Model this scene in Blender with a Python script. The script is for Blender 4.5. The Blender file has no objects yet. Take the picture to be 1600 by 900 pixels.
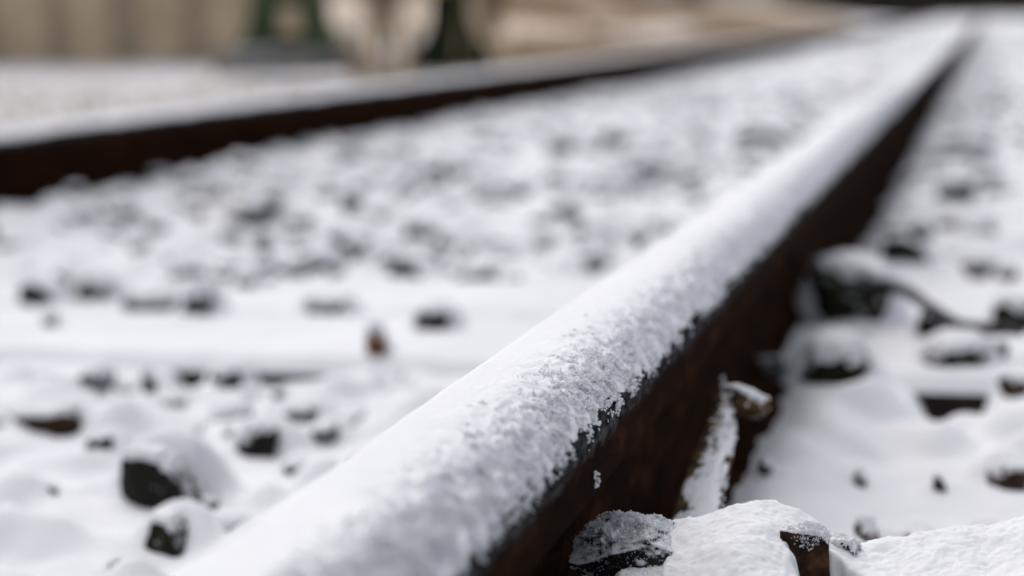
import bpy, math, random
import numpy as np
from mathutils import Matrix, Vector

SC = bpy.context.scene
COL = SC.collection
rng = np.random.default_rng(7)
random.seed(7)

# ------------------------------------------------------------------ camera
# rail frame: x right, y along the track, z up; camera above the shoulder
CAM = np.array([0.0, 0.0, 0.328])
YAW, PITCH, ROLL, FPX = None, None, math.radians(-2.0), 2500.0
def _axes():
    c, s = math.cos(ROLL), math.sin(ROLL)
    v0, v1 = 1545 - 800, -(17 - 450)
    vx, vy = c * v0 - s * v1, s * v0 + c * v1
    yaw, pitch = math.atan2(-vx, FPX), math.atan2(vy, FPX)
    for _ in range(60):
        F = np.array([math.sin(yaw) * math.cos(pitch), math.cos(yaw) * math.cos(pitch), -math.sin(pitch)])
        R = np.array([math.cos(yaw), -math.sin(yaw), 0.0]); U = np.cross(R, F)
        yaw -= (vx - FPX * R[1] / F[1]) / FPX; pitch += (vy - FPX * U[1] / F[1]) / FPX
    return c * R + s * U, -s * R + c * U, F
AR, AU, AF = _axes()
def at(px, py, z=0.0):
    """ground point seen at a photo pixel, on the level z; also its depth"""
    d = AF + AR * (px - 800) / FPX - AU * (py - 450) / FPX
    t = (z - CAM[2]) / d[2]
    p = CAM + d * t
    return p[0], p[1], t
def at_depth(px, py, t):
    d = AF + AR * (px - 800) / FPX - AU * (py - 450) / FPX
    return CAM + d * t
cam_data = bpy.data.cameras.new('camera')
cam = bpy.data.objects.new('camera', cam_data); COL.objects.link(cam)
M = Matrix(((AR[0], AU[0], -AF[0], CAM[0]), (AR[1], AU[1], -AF[1], CAM[1]), (AR[2], AU[2], -AF[2], CAM[2]), (0, 0, 0, 1)))
cam.matrix_world = M
cam_data.sensor_width = 36; cam_data.lens = FPX / 1600 * 36
cam_data.clip_start = 0.02; cam_data.clip_end = 2000
cam_data.dof.use_dof = True; cam_data.dof.focus_distance = 0.765; cam_data.dof.aperture_fstop = 3.4
cam_data.dof.aperture_blades = 9
SC.camera = cam

# ------------------------------------------------------------------ sky and sun (overcast)
SUN_EL, SUN_AZ = math.radians(64), math.radians(-50)     # azimuth from +y, negative = left
w = bpy.data.worlds.new('World'); SC.world = w; w.use_nodes = True
nt = w.node_tree; nt.nodes.clear()
sky = nt.nodes.new('ShaderNodeTexSky'); sky.sky_type = 'NISHITA'; sky.sun_disc = False
sky.sun_elevation = SUN_EL; sky.sun_rotation = SUN_AZ; sky.air_density = 1.0; sky.dust_density = 4.0; sky.ozone_density = 1.0
hs = nt.nodes.new('ShaderNodeHueSaturation'); hs.inputs['Saturation'].default_value = 0.40
bg = nt.nodes.new('ShaderNodeBackground'); bg.inputs['Strength'].default_value = 0.15
wo = nt.nodes.new('ShaderNodeOutputWorld')
nt.links.new(sky.outputs[0], hs.inputs['Color']); nt.links.new(hs.outputs[0], bg.inputs['Color']); nt.links.new(bg.outputs[0], wo.inputs[0])
sd = bpy.data.lights.new('sun', 'SUN'); sd.energy = 0.50; sd.angle = math.radians(30); sd.color = (1.0, 0.945, 0.905)
sun = bpy.data.objects.new('sun', sd); COL.objects.link(sun)
sdir = Vector((math.sin(SUN_AZ) * math.cos(SUN_EL), math.cos(SUN_AZ) * math.cos(SUN_EL), math.sin(SUN_EL)))
sun.rotation_euler = sdir.to_track_quat('Z', 'Y').to_euler()
vs = SC.view_settings; vs.view_transform = 'Standard'; vs.look = 'None'; vs.gamma = 1.0; vs.exposure = 0.07
SC.cycles.use_denoising = True
try: SC.cycles.denoiser = 'OPENIMAGEDENOISE'
except Exception: pass
SC.cycles.max_bounces = 6; SC.cycles.diffuse_bounces = 3; SC.cycles.glossy_bounces = 2

# ------------------------------------------------------------------ helpers
def tag(o, label=None, cat=None, group=None, kind=None):
    if label: o['label'] = label
    if cat: o['category'] = cat
    if group: o['group'] = group
    if kind: o['kind'] = kind
    return o
def empty(name, loc=(0, 0, 0), rz=0.0):
    o = bpy.data.objects.new(name, None); COL.objects.link(o); o.location = loc; o.rotation_euler = (0, 0, rz); o.empty_display_size = 0.02
    return o
def mesh(name, V, F, mat, parent=None, smooth=True, loc=None, mats=None, mi=None):
    """V (n,3); F (m,3) or (m,4) int array, or a list of arrays of mixed sizes"""
    me = bpy.data.meshes.new(name)
    V = np.asarray(V, dtype=np.float32)
    if not isinstance(F, (list, tuple)): F = [F]
    F = [np.asarray(f, dtype=np.int32) for f in F if len(f)]
    loops = np.concatenate([f.ravel() for f in F])
    tot = np.concatenate([np.full(len(f), f.shape[1], dtype=np.int32) for f in F])
    start = np.concatenate([[0], np.cumsum(tot)[:-1]]).astype(np.int32)
    me.vertices.add(len(V)); me.vertices.foreach_set('co', V.ravel())
    me.loops.add(len(loops)); me.loops.foreach_set('vertex_index', loops)
    me.polygons.add(len(tot)); me.polygons.foreach_set('loop_start', start); me.polygons.foreach_set('loop_total', tot)
    me.polygons.foreach_set('use_smooth', np.full(len(tot), smooth))
    me.update(calc_edges=True); me.validate()
    me.materials.append(mat)
    o = bpy.data.objects.new(name, me); COL.objects.link(o)
    if parent: o.parent = parent
    if loc is not None: o.location = loc
    return o
def grid_faces(ni, nj, wrap=False):
    i = np.arange(ni - 1)[:, None]; j = np.arange(nj - 1 if not wrap else nj)[None, :]
    a = i * nj + j; b = i * nj + (j + 1) % nj; c = (i + 1) * nj + (j + 1) % nj; d = (i + 1) * nj + j
    return np.stack([a, b, c, d], -1).reshape(-1, 4)
def _h(ix, iy, iz, seed):
    n = (ix * 374761393 + iy * 668265263 + iz * 2147483647 * 3 + seed * 974711) & 0xffffffff
    n = ((n ^ (n >> 13)) * 1274126177) & 0xffffffff
    n = ((n ^ (n >> 16)) * 2246822519) & 0xffffffff
    return ((n ^ (n >> 15)) & 0xffff) / 65535.0 * 2 - 1
def n2(x, y, seed=0):
    x = np.asarray(x, float); y = np.asarray(y, float)
    fx, fy = np.floor(x), np.floor(y); ix, iy = fx.astype(np.int64), fy.astype(np.int64); u, v = x - fx, y - fy
    u = u * u * (3 - 2 * u); v = v * v * (3 - 2 * v)
    a, b = _h(ix, iy, 0, seed), _h(ix + 1, iy, 0, seed); c, d = _h(ix, iy + 1, 0, seed), _h(ix + 1, iy + 1, 0, seed)
    return (a * (1 - u) + b * u) * (1 - v) + (c * (1 - u) + d * u) * v
def n3(p, seed=0):
    f = np.floor(p); i = f.astype(np.int64); t = p - f; t = t * t * (3 - 2 * t)
    r = 0
    for dx in (0, 1):
        for dy in (0, 1):
            for dz in (0, 1):
                wgt = (t[:, 0] if dx else 1 - t[:, 0]) * (t[:, 1] if dy else 1 - t[:, 1]) * (t[:, 2] if dz else 1 - t[:, 2])
                r = r + wgt * _h(i[:, 0] + dx, i[:, 1] + dy, i[:, 2] + dz, seed)
    return r
def fbm2(x, y, s, o=4, seed=0):
    r = 0; a = 1; t = 0
    for k in range(o):
        r = r + a * n2(x / s + 17.3 * k, y / s - 9.1 * k, seed + k); t += a; a *= .5; s *= .5
    return r / t
def sst(a, b, x):
    t = np.clip((x - a) / (b - a), 0, 1); return t * t * (3 - 2 * t)
def ico(sub):
    p = (1 + 5 ** .5) / 2
    V = np.array([(-1, p, 0), (1, p, 0), (-1, -p, 0), (1, -p, 0), (0, -1, p), (0, 1, p), (0, -1, -p), (0, 1, -p), (p, 0, -1), (p, 0, 1), (-p, 0, -1), (-p, 0, 1)], float)
    F = np.array([(0,11,5),(0,5,1),(0,1,7),(0,7,10),(0,10,11),(1,5,9),(5,11,4),(11,10,2),(10,7,6),(7,1,8),(3,9,4),(3,4,2),(3,2,6),(3,6,8),(3,8,9),(4,9,5),(2,4,11),(6,2,10),(8,6,7),(9,8,1)])
    V /= np.linalg.norm(V, axis=1)[:, None]
    for _ in range(sub):
        E = np.sort(np.concatenate([F[:, [0, 1]], F[:, [1, 2]], F[:, [2, 0]]]), axis=1)
        U, inv = np.unique(E, axis=0, return_inverse=True); inv = inv.ravel()
        mid = V[U].mean(1); mid /= np.linalg.norm(mid, axis=1)[:, None]
        n = len(F); a, b, c = inv[:n] + len(V), inv[n:2 * n] + len(V), inv[2 * n:] + len(V)
        V = np.concatenate([V, mid])
        F = np.concatenate([np.stack([F[:, 0], a, c], 1), np.stack([F[:, 1], b, a], 1), np.stack([F[:, 2], c, b], 1), np.stack([a, b, c], 1)])
    return V, F
def lathe_tube(P, r, n=10):
    """tube through points P with radii r"""
    P = np.asarray(P, float); r = np.broadcast_to(np.asarray(r, float), (len(P),))
    T = np.gradient(P, axis=0); T /= np.linalg.norm(T, axis=1)[:, None]
    up = np.array([0.13, 0.21, 1.0]); up = up / np.linalg.norm(up)
    A = np.cross(T, up); A /= np.linalg.norm(A, axis=1)[:, None] + 1e-9; B = np.cross(T, A)
    th = np.linspace(0, 2 * np.pi, n, endpoint=False)
    V = P[:, None, :] + r[:, None, None] * (A[:, None, :] * np.cos(th)[None, :, None] + B[:, None, :] * np.sin(th)[None, :, None])
    V = V.reshape(-1, 3); F = grid_faces(len(P), n, True)
    c0, c1 = len(V), len(V) + 1
    V = np.concatenate([V, P[:1], P[-1:]])
    j = np.arange(n)
    t0 = np.stack([np.full(n, c0), (j + 1) % n, j], 1); b = (len(P) - 1) * n
    t1 = np.stack([np.full(n, c1), b + j, b + (j + 1) % n], 1)
    return V, [F, np.concatenate([t0, t1])]
def boxes(L):
    """list of (x0,x1,y0,y1,z0,z1)"""
    V, F = [], []
    for (x0, x1, y0, y1, z0, z1) in L:
        b = len(V)
        V += [(x0, y0, z0), (x1, y0, z0), (x1, y1, z0), (x0, y1, z0), (x0, y0, z1), (x1, y0, z1), (x1, y1, z1), (x0, y1, z1)]
        F += [(b, b+3, b+2, b+1), (b+4, b+5, b+6, b+7), (b, b+1, b+5, b+4), (b+1, b+2, b+6, b+5), (b+2, b+3, b+7, b+6), (b+3, b, b+4, b+7)]
    return np.array(V, float), np.array(F)
def bevel(o, wd=.003, seg=2):
    m = o.modifiers.new('bevel', 'BEVEL'); m.width = wd; m.segments = seg; return o

# ------------------------------------------------------------------ materials
def material(name, cols, scale=20, rough=.7, bump=.2, bdist=.001, bscale=None, spec=.3, detail=6, coord='Object', thresh=(.35, .65), sheen=None):
    m = bpy.data.materials.new(name); m.use_nodes = True; t = m.node_tree; b = t.nodes['Principled BSDF']
    tc = t.nodes.new('ShaderNodeTexCoord')
    n = t.nodes.new('ShaderNodeTexNoise'); n.inputs['Scale'].default_value = scale; n.inputs['Detail'].default_value = detail
    t.links.new(tc.outputs[coord], n.inputs['Vector'])
    r = t.nodes.new('ShaderNodeValToRGB'); e = r.color_ramp.elements
    e[0].position, e[1].position = thresh
    e[0].color = (*cols[0], 1); e[1].color = (*cols[-1], 1)
    for k, c in enumerate(cols[1:-1]):
        q = e.new(thresh[0] + (thresh[1] - thresh[0]) * (k + 1) / (len(cols) - 1)); q.color = (*c, 1)
    t.links.new(n.outputs['Fac'], r.inputs[0]); t.links.new(r.outputs[0], b.inputs['Base Color'])
    b.inputs['Roughness'].default_value = rough; b.inputs['Specular IOR Level'].default_value = spec
    if bump:
        n_b = t.nodes.new('ShaderNodeTexNoise'); n_b.inputs['Scale'].default_value = bscale or scale * 6; n_b.inputs['Detail'].default_value = 8; n_b.inputs['Roughness'].default_value = .7
        t.links.new(tc.outputs[coord], n_b.inputs['Vector'])
        bp = t.nodes.new('ShaderNodeBump'); bp.inputs['Strength'].default_value = bump; bp.inputs['Distance'].default_value = bdist
        t.links.new(n_b.outputs['Fac'], bp.inputs['Height']); t.links.new(bp.outputs[0], b.inputs['Normal'])
    return m
SNOW = material('snow', [(.80, .805, .83), (.86, .865, .88)], scale=9, rough=.75, bump=.45, bdist=.0007, bscale=650, spec=.25)
SNOWG = material('snow_ground', [(.79, .80, .83), (.86, .865, .885)], scale=5, rough=.8, bump=.5, bdist=.0015, bscale=260, spec=.2)
GRAIN = material('snow_crystals', [(.86, .87, .89), (.92, .93, .95)], scale=600, rough=.7, bump=0, spec=.25)
STONE = material('stone_dark', [(.006, .006, .005), (.018, .017, .013), (.035, .033, .025)], scale=38, rough=.85, bump=.8, bdist=.002, spec=.2)
STONEB = material('stone_brown', [(.010, .005, .003), (.045, .020, .009), (.11, .052, .022)], scale=110, rough=.85, bump=.8, bdist=.002, spec=.2)
STONEO = material('stone_orange', [(.08, .03, .008), (.20, .08, .02), (.28, .13, .04)], scale=45, rough=.85, bump=.8, bdist=.002, spec=.2)
STONEG = material('stone_grey', [(.02, .021, .023), (.045, .046, .05), (.08, .08, .085)], scale=38, rough=.9, bump=.8, bdist=.002, spec=.2)
STONEM = material('stone_mossy', [(.005, .006, .003), (.017, .017, .007), (.036, .033, .012)], scale=30, rough=.9, bump=.8, bdist=.002, spec=.15)
LICHEN = material('lichen_stone', [(.012, .008, .005), (.05, .035, .012), (.13, .11, .04)], scale=260, rough=.9, bump=1, bdist=.001, spec=.2)
TIMBER = material('sleeper_timber', [(.012, .010, .008), (.035, .026, .02)], scale=30, rough=.85, bump=.8, bdist=.003, spec=.2)
CABLE = material('cable_rubber', [(.010, .010, .011), (.018, .018, .019)], scale=60, rough=.6, bump=.3)
SPLINT = material('splinter_wood', [(.012, .007, .003), (.05, .026, .008), (.13, .07, .018)], scale=90, rough=.8, bump=.8, bdist=.001)
WOODWALL = material('board_wall', [(.54, .41, .27), (.69, .54, .365)], scale=3, rough=.8, bump=.3, bdist=.01)
WOODPOST = material('board_post', [(.32, .25, .17), (.44, .36, .255)], scale=4, rough=.85, bump=.3, bdist=.01)
GREEN = material('green_paint', [(.035, .052, .026), (.065, .09, .048)], scale=7, spec=.08, rough=.9, bump=.2, bdist=.004)
DKGREEN = material('dark_green_paint', [(.007, .012, .005), (.016, .022, .009)], scale=7, spec=.05, rough=.9, bump=.2, bdist=.004)
CONC = material('concrete', [(.10, .095, .09), (.22, .21, .20)], scale=6, rough=.9, bump=.5, bdist=.01)
YELLOW = material('yellow_paint', [(.50, .28, .02), (.62, .36, .04)], scale=8, rough=.5, bump=0)
DRY = material('dry_grass', [(.26, .185, .11), (.52, .40, .27)], scale=3, rough=.9, bump=0)
BARK = material('bark', [(.06, .04, .025), (.14, .10, .065)], scale=12, rough=.9, bump=.6, bdist=.004)
FOL = material('winter_foliage', [(.05, .042, .028), (.10, .085, .06)], scale=.6, rough=.9, bump=0)
FROST = material('frosted_stalk', [(.30, .29, .30), (.55, .54, .56)], scale=90, rough=.8, bump=0)

def translucent(m, f):
    t = m.node_tree; b = t.nodes['Principled BSDF']; o = t.nodes['Material Output']; tr = t.nodes.new('ShaderNodeBsdfTranslucent'); mx = t.nodes.new('ShaderNodeMixShader')
    tr.inputs['Color'].default_value = (.93, .94, .96, 1); mx.inputs[0].default_value = f
    t.links.new(b.outputs[0], mx.inputs[1]); t.links.new(tr.outputs[0], mx.inputs[2]); t.links.new(mx.outputs[0], o.inputs['Surface'])
translucent(GRAIN, .55)
b_ = SNOW.node_tree.nodes['Principled BSDF']; b_.inputs['Subsurface Weight'].default_value = .6; b_.inputs['Subsurface Scale'].default_value = .0022
b_.inputs['Subsurface Radius'].default_value = (1.0, 1.1, 1.25)
def dust(m, amount):
    t = m.node_tree; b = t.nodes['Principled BSDF']; N = t.nodes.new; L = t.links.new
    src = b.inputs['Base Color'].links[0].from_socket
    tc = N('ShaderNodeTexCoord'); geo = N('ShaderNodeNewGeometry'); sp = N('ShaderNodeSeparateXYZ'); L(geo.outputs['Normal'], sp.inputs[0])
    n = N('ShaderNodeTexNoise'); n.inputs['Scale'].default_value = 3.2; n.inputs['Detail'].default_value = 9; n.inputs['Roughness'].default_value = .75; L(tc.outputs['Object'], n.inputs['Vector'])
    a = N('ShaderNodeMath'); a.operation = 'MULTIPLY_ADD'; a.inputs[1].default_value = .42; L(sp.outputs['Z'], a.inputs[0]); L(n.outputs['Fac'], a.inputs[2])
    r = N('ShaderNodeMapRange'); r.inputs['From Min'].default_value = .74 - amount; r.inputs['From Max'].default_value = .92 - amount; L(a.outputs[0], r.inputs['Value'])
    mx = N('ShaderNodeMix'); mx.data_type = 'RGBA'; L(r.outputs[0], mx.inputs['Factor']); L(src, mx.inputs['A']); mx.inputs['B'].default_value = (.8, .8, .83, 1)
    L(mx.outputs['Result'], b.inputs['Base Color'])
for _m in (STONE, STONEB, STONEG, STONEM): dust(_m, .04)
def rail_material():
    m = bpy.data.materials.new('rail_steel'); m.use_nodes = True; t = m.node_tree; b = t.nodes['Principled BSDF']
    L = t.links.new; N = t.nodes.new
    tc = N('ShaderNodeTexCoord'); sp = N('ShaderNodeSeparateXYZ'); L(tc.outputs['Object'], sp.inputs[0])
    mp = N('ShaderNodeMapping'); mp.inputs['Scale'].default_value = (1, .35, 1); L(tc.outputs['Object'], mp.inputs['Vector'])
    n1 = N('ShaderNodeTexNoise'); n1.inputs['Scale'].default_value = 70; n1.inputs['Detail'].default_value = 9; n1.inputs['Roughness'].default_value = .65; L(mp.outputs[0], n1.inputs['Vector'])
    r1 = N('ShaderNodeValToRGB'); e = r1.color_ramp.elements
    e[0].position = .32; e[0].color = (.007, .0034, .0020, 1); e[1].position = .72; e[1].color = (.050, .019, .007, 1)
    q = e.new(.52); q.color = (.017, .0070, .0030, 1)
    L(n1.outputs['Fac'], r1.inputs[0])
    # worn grey band along the top of the head side, with a ragged lower edge
    n2_ = N('ShaderNodeTexNoise'); n2_.inputs['Scale'].default_value = 55; n2_.inputs['Detail'].default_value = 5; L(tc.outputs['Object'], n2_.inputs['Vector'])
    ma = N('ShaderNodeMath'); ma.operation = 'MULTIPLY_ADD'; ma.inputs[1].default_value = .012; L(n2_.outputs['Fac'], ma.inputs[0]); L(sp.outputs['Z'], ma.inputs[2])
    mr = N('ShaderNodeMapRange'); mr.inputs['From Min'].default_value = .1405; mr.inputs['From Max'].default_value = .1435; L(ma.outputs[0], mr.inputs['Value'])
    r2 = N('ShaderNodeValToRGB'); e = r2.color_ramp.elements; e[0].color = (.010, .010, .010, 1); e[1].color = (.075, .072, .074, 1); e[0].position = .38; e[1].position = .66
    n4 = N('ShaderNodeTexNoise'); n4.inputs['Scale'].default_value = 240; n4.inputs['Detail'].default_value = 6; L(mp.outputs[0], n4.inputs['Vector']); L(n4.outputs['Fac'], r2.inputs[0])
    mx = N('ShaderNodeMix'); mx.data_type = 'RGBA'; L(mr.outputs[0], mx.inputs['Factor']); L(r1.outputs[0], mx.inputs['A']); L(r2.outputs[0], mx.inputs['B'])
    L(mx.outputs['Result'], b.inputs['Base Color'])
    b.inputs['Roughness'].default_value = .95; b.inputs['Specular IOR Level'].default_value = .02
    n5 = N('ShaderNodeTexNoise'); n5.inputs['Scale'].default_value = 520; n5.inputs['Detail'].default_value = 6; L(tc.outputs['Object'], n5.inputs['Vector'])
    bp = N('ShaderNodeBump'); bp.inputs['Strength'].default_value = .7; bp.inputs['Distance'].default_value = .0008; L(n5.outputs['Fac'], bp.inputs['Height']); L(bp.outputs[0], b.inputs['Normal'])
    return m
RAIL = rail_material()

# ------------------------------------------------------------------ terrain
XN = -0.207          # centre line of the near rail
XL = XN - 1.509      # centre line of the far rail
STEP = 0.60; S0 = 1.36; SW = .25
SLEEPERS = [.40, 1.437, 1.735, 2.70] + [3.40 + .64 * k for k in range(24)]      # front edge (towards the camera) of each sleeper

# ---- hand surveyed stones: (px, py, width px, dark height px, z, material, label)
D, Bn, G, Mo, Or = STONE, STONEB, STONEG, STONEM, STONEO
STN = [
 (232, 752, 146, 82, D,  'large black stone with a thin streaky snow cap, biggest between the rails'),
 (250, 818, 95, 50, Mo,  'mossy dark stone half buried just below the big black stone'),
 (64, 655, 115, 30, Bn,  'long flat reddish brown stone in the snow near the left border'),
 (152, 693, 50, 22, G,   'small grey stone peeking out up left of the big black stone'),
 (395, 672, 90, 46, D,   'dark wedge shaped stone with a snowy peak right of the big black stone'),
 (232, 600, 32, 36, Mo,  'small round dark stone standing alone in smooth snow'),
 (272, 617, 44, 14, G,   'thin grey sliver of stone beside the small round stone'),
 (345, 578, 58, 20, D,   'short black stone tucked against the nearest sleeper'),
 (586, 556, 32, 44, Or,  'orange brown stone standing up at the nearest sleeper edge'),
 (672, 520, 62, 30, D,   'dark squarish stone on the sleeper beside the near rail'),
 (500, 497, 74, 14, G,   'flat grey stone lying almost covered behind the nearest sleeper'),
 (303, 490, 56, 48, D,   'dark triangular stone pointing up left of centre'),
 (232, 490, 105, 20, G,  'long thin grey stone slanting beside the dark triangular stone'),
 (142, 462, 66, 26, Mo,  'slanted dark stone second from the left in the pale row'),
 (50, 468, 62, 30, G,    'grey stone leftmost in the row of slanted stones'),
 (92, 448, 42, 26, G,    'small grey stone touching the leftmost grey stone'),
 (76, 517, 26, 16, G,    'tiny grey stone below the leftmost row of stones'),
 (395, 338, 90, 30, G,   'broad grey stone forming the top of a T shape'),
 (406, 372, 32, 36, G,   'narrow grey stone below the broad grey stone'),
 (176, 362, 42, 26, G,   'grey pebble in open snow on the far left'),
 (240, 350, 44, 26, G,   'pale grey stone tilted in open snow near the far rail'),
 (380, 446, 34, 16, G,   'faint grey stone above the dark triangular stone'),
 (460, 366, 50, 14, G,   'faint grey stone right of the T shaped pair'),
 (522, 417, 30, 22, G,   'small dark grey stone left of two long grey stones'),
 (545, 326, 36, 32, D,   'round black stone left of a brown twin'),
 (592, 335, 32, 30, Bn,  'round brown stone right of its black twin'),
 (655, 353, 56, 34, D,   'dark blocky stone in the middle of the track bed'),
 (692, 364, 40, 24, D,   'dark stone leaning on the dark blocky stone'),
 (566, 364, 34, 12, G,   'faint grey stone below the black and brown twins'),
 (626, 424, 70, 22, G,   'long grey stone lying flat in the middle of the bed'),
 (740, 426, 66, 24, G,   'grey stone slanting up right in the middle of the bed'),
 (800, 430, 32, 18, G,   'small grey stone right of the slanting grey stone'),
 (882, 410, 34, 20, G,   'small dark stone close to the snowy near rail'),
 (935, 406, 44, 30, D,   'dark stone partly hidden behind the snowy near rail'),
 (850, 374, 46, 16, G,   'faint grey stone above the stones by the near rail'),
 (955, 343, 110, 15, G,  'long low grey stone in the upper middle of the bed'),
 (955, 223, 36, 26, D,   'dark round stone alone in the upper part of the bed'),
 (872, 234, 44, 24, G,   'grey stone left of the upper dark round stone'),
 (790, 222, 34, 16, G,   'pale grey stone leftmost of the upper three'),
 (750, 293, 40, 18, G,   'grey stone left in the far row of four'),
 (812, 290, 30, 14, G,   'pale grey stone second in the far row of four'),
 (866, 290, 34, 14, G,   'pale grey stone third in the far row of four'),
 (968, 286, 66, 24, D,   'dark stone at the right end of the far row of four'),
 (1180, 222, 96, 20, G,  'long grey stone near the rail far down the track'),
 (1076, 301, 28, 20, G,  'small grey stone alone beside the near rail snow'),
 (640, 300, 40, 14, G,   'pale stone above the dark blocky stone'),
 (182, 862, 44, 22, Bn,  'small brown stone at the bottom left below the mossy stone'),
 (82, 765, 22, 12, G,    'tiny grey stone left of the big black stone'),
 (318, 768, 50, 20, G,   'grey stone right below the big black stone'),
 (458, 712, 46, 14, G,   'grey stone right below the wedge shaped stone'),
 (222, 300, 60, 18, G,   'grey stone at the foot of the far rail'),
 (330, 272, 50, 16, G,   'pale grey stone second along the far rail foot'),
 (1322, 495, 128, 56, Mo, 'large blocky dark stone with a rounded snow cap beside the near rail'),
 (1298, 596, 110, 60, Mo, 'big dark stone with snow draped over its left half near the rail'),
 (1205, 590, 60, 50, D,  'black stone in the shade close against the near rail foot'),
 (1456, 528, 44, 42, D,  'dark stone under the black cable'),
 (1408, 404, 80, 40, D,  'black flat topped stone above the black cable'),
 (1436, 361, 52, 26, D,  'smaller black stone above the black flat topped stone'),
 (1492, 304, 56, 40, G,  'dark grey stone in the upper right'),
 (1440, 288, 60, 18, G,  'grey stone left in the upper right cluster'),
 (1466, 258, 42, 24, D,  'black stone at the top of the upper right cluster'),
 (1520, 256, 60, 30, G,  'grey stone right in the upper right cluster'),
 (1534, 415, 66, 26, G,  'grey stone at the right below the upper cluster'),
 (1572, 418, 36, 24, D,  'dark stone near the right border below the upper cluster'),
 (1584, 515, 66, 44, Mo, 'olive brown stone at the right border holding the cable end'),
 (1564, 570, 24, 22, D,  'tiny dark stone beside the olive brown stone'),
 (1582, 606, 46, 30, Bn, 'red brown stone below a snow ball at the right border'),
 (1494, 580, 100, 28, D, 'long low black stone with a flat snow top on the right'),
 (1355, 738, 44, 52, Bn, 'rough brown stone poking up in the right foreground'),
 (1342, 664, 22, 26, Bn, 'tiny brown chip of stone in the right foreground'),
 (1468, 664, 24, 28, G,  'narrow grey stone upright in the right foreground snow'),
 (1436, 750, 60, 20, G,  'shallow grey stone right of the rough brown stone'),
 (1540, 748, 58, 34, Mo, 'dark green stone near the right border foreground'),
 (1500, 806, 34, 38, Mo, 'small dark mossy stone behind the foreground snow ridge'),
 (1576, 660, 80, 24, Bn, 'large snow domed stone with a thin brown rim at the right border'),
 (1196, 674, 26, 26, D,  'small black stone right of the curled leaf'),
 (1162, 748, 46, 34, D,  'black stone behind the foot of the curled leaf'),
]
STN = [s for s in STN]
def stone_z(px, py):
    if px > 1130 and py > 640: return .035 - .0 * py
    return .0
STONES = []
for (px, py, wd, hh, mt, lb) in STN:
    z = stone_z(px, py); x, y, t = at(px, py + hh * .35, z)
    if px > 1130 and py > 700: pass
    STONES.append([x, y, z, wd * t / FPX, hh * t / FPX, mt, lb, t])

# ---- ground grid (denser near the camera)
def axis_y():
    ys = [.30]
    while ys[-1] < 130:
        y = ys[-1]; ys.append(y + max(.0042, .0034 * y if y < 6 else .0034 * y + .03 * (y - 6)))
    return np.array(ys)
def axis_x():
    core = np.arange(-1.95, 0.95, .0055)
    l = [core[0]]; st = .0055
    while l[-1] > -70: st *= 1.06; l.append(l[-1] - st)
    r = [core[-1]]; st = .0055
    while r[-1] < 90: st *= 1.07; r.append(r[-1] + st)
    return np.concatenate([l[:0:-1], core, r[1:]])
GX, GY = axis_x(), axis_y()
XX, YY = np.meshgrid(GX, GY)       # rows: y

def base_z(x, y):
    z = -.012 + .006 * fbm2(x, y, .35, 3, 11) + .007 * fbm2(x, y, .09, 2, 12)
    # ballast falls away right of the shoulder and beyond the far rail
    z = z - .05 * sst(.35, 1.0, x) - .05 * sst(2.0, 2.8, -x)
    u = -x - 2.4
    z = z + .24 * sst(0, 9, u) * sst(1, 8, y)                                    # gentle rise on the left
    z = z + .75 * sst(.6, 9, u) * sst(10, 34, y) + .10 * sst(14, 60, y)           # bank further on
    z = z + .35 * fbm2(x, y, 7, 3, 5) * sst(2, 10, u) * sst(9, 22, y)
    # snow drifted high beside the near rail foot
    z = z + .005 * fbm2(x, y, .045, 2, 14) * ((y > .7) & (y < 9))
    z = z + .024 * np.exp(-((x + .135) / .045) ** 2)
    z = z + .044 * np.exp(-((x - XL - .06) / .13) ** 2)
    return z
def bumps(X, Y, gx, gy):
    H = np.zeros_like(X)
    r2 = np.random.default_rng(21)
    # buried stones
    def stamp(x, y, rx, ry, hgt, a):
        i0, i1 = np.searchsorted(gx, [x - 1.2 * max(rx, ry), x + 1.2 * max(rx, ry)]); j0, j1 = np.searchsorted(gy, [y - 1.2 * max(rx, ry), y + 1.2 * max(rx, ry)])
        if i1 - i0 < 2 or j1 - j0 < 2: return
        dx = X[j0:j1, i0:i1] - x; dy = Y[j0:j1, i0:i1] - y
        c, s = math.cos(a), math.sin(a)
        u = (dx * c + dy * s) / rx; v = (-dx * s + dy * c) / ry
        d = (np.abs(u) ** 2.6 + np.abs(v) ** 2.6)
        b = hgt * np.clip(1 - d, 0, 1) ** .85
        np.maximum(H[j0:j1, i0:i1], b, out=H[j0:j1, i0:i1])
    for ylo, yhi, xlo, xhi, n in ((.3, 4, -2.1, 1.0, 4200), (4, 9, -2.4, 1.8, 5200)):
        xs = r2.uniform(xlo, xhi, n); ys = r2.uniform(ylo, yhi, n); rr = r2.uniform(.020, .042, n); hh = r2.uniform(.008, .036, n); an = r2.uniform(0, 3.2, n)
        for k in range(n):
            x, y = xs[k], ys[k]
            if -.33 < x < -.115: continue
            if -2.15 < x < .3:
                for q, f in enumerate(SLEEPERS):
                    if f - .03 < y < f + SW + .03:
                        hh[k] *= .3 if q in (0, 1) or (q == 2 and x > -.88) else (1.0 if q == 2 else .85)
            near = False
            for s in STONES:
                ddy = s[1] - y
                if abs(s[0] - x) < s[3] * .5 + rr[k] * .7 and -s[3] * .2 < -ddy < .035 + s[3] * .5 + rr[k]: near = True; break
            if near: hh[k] *= .2
            stamp(x, y, rr[k], rr[k] * r2.uniform(.65, 1), hh[k], an[k])
    return H
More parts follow.
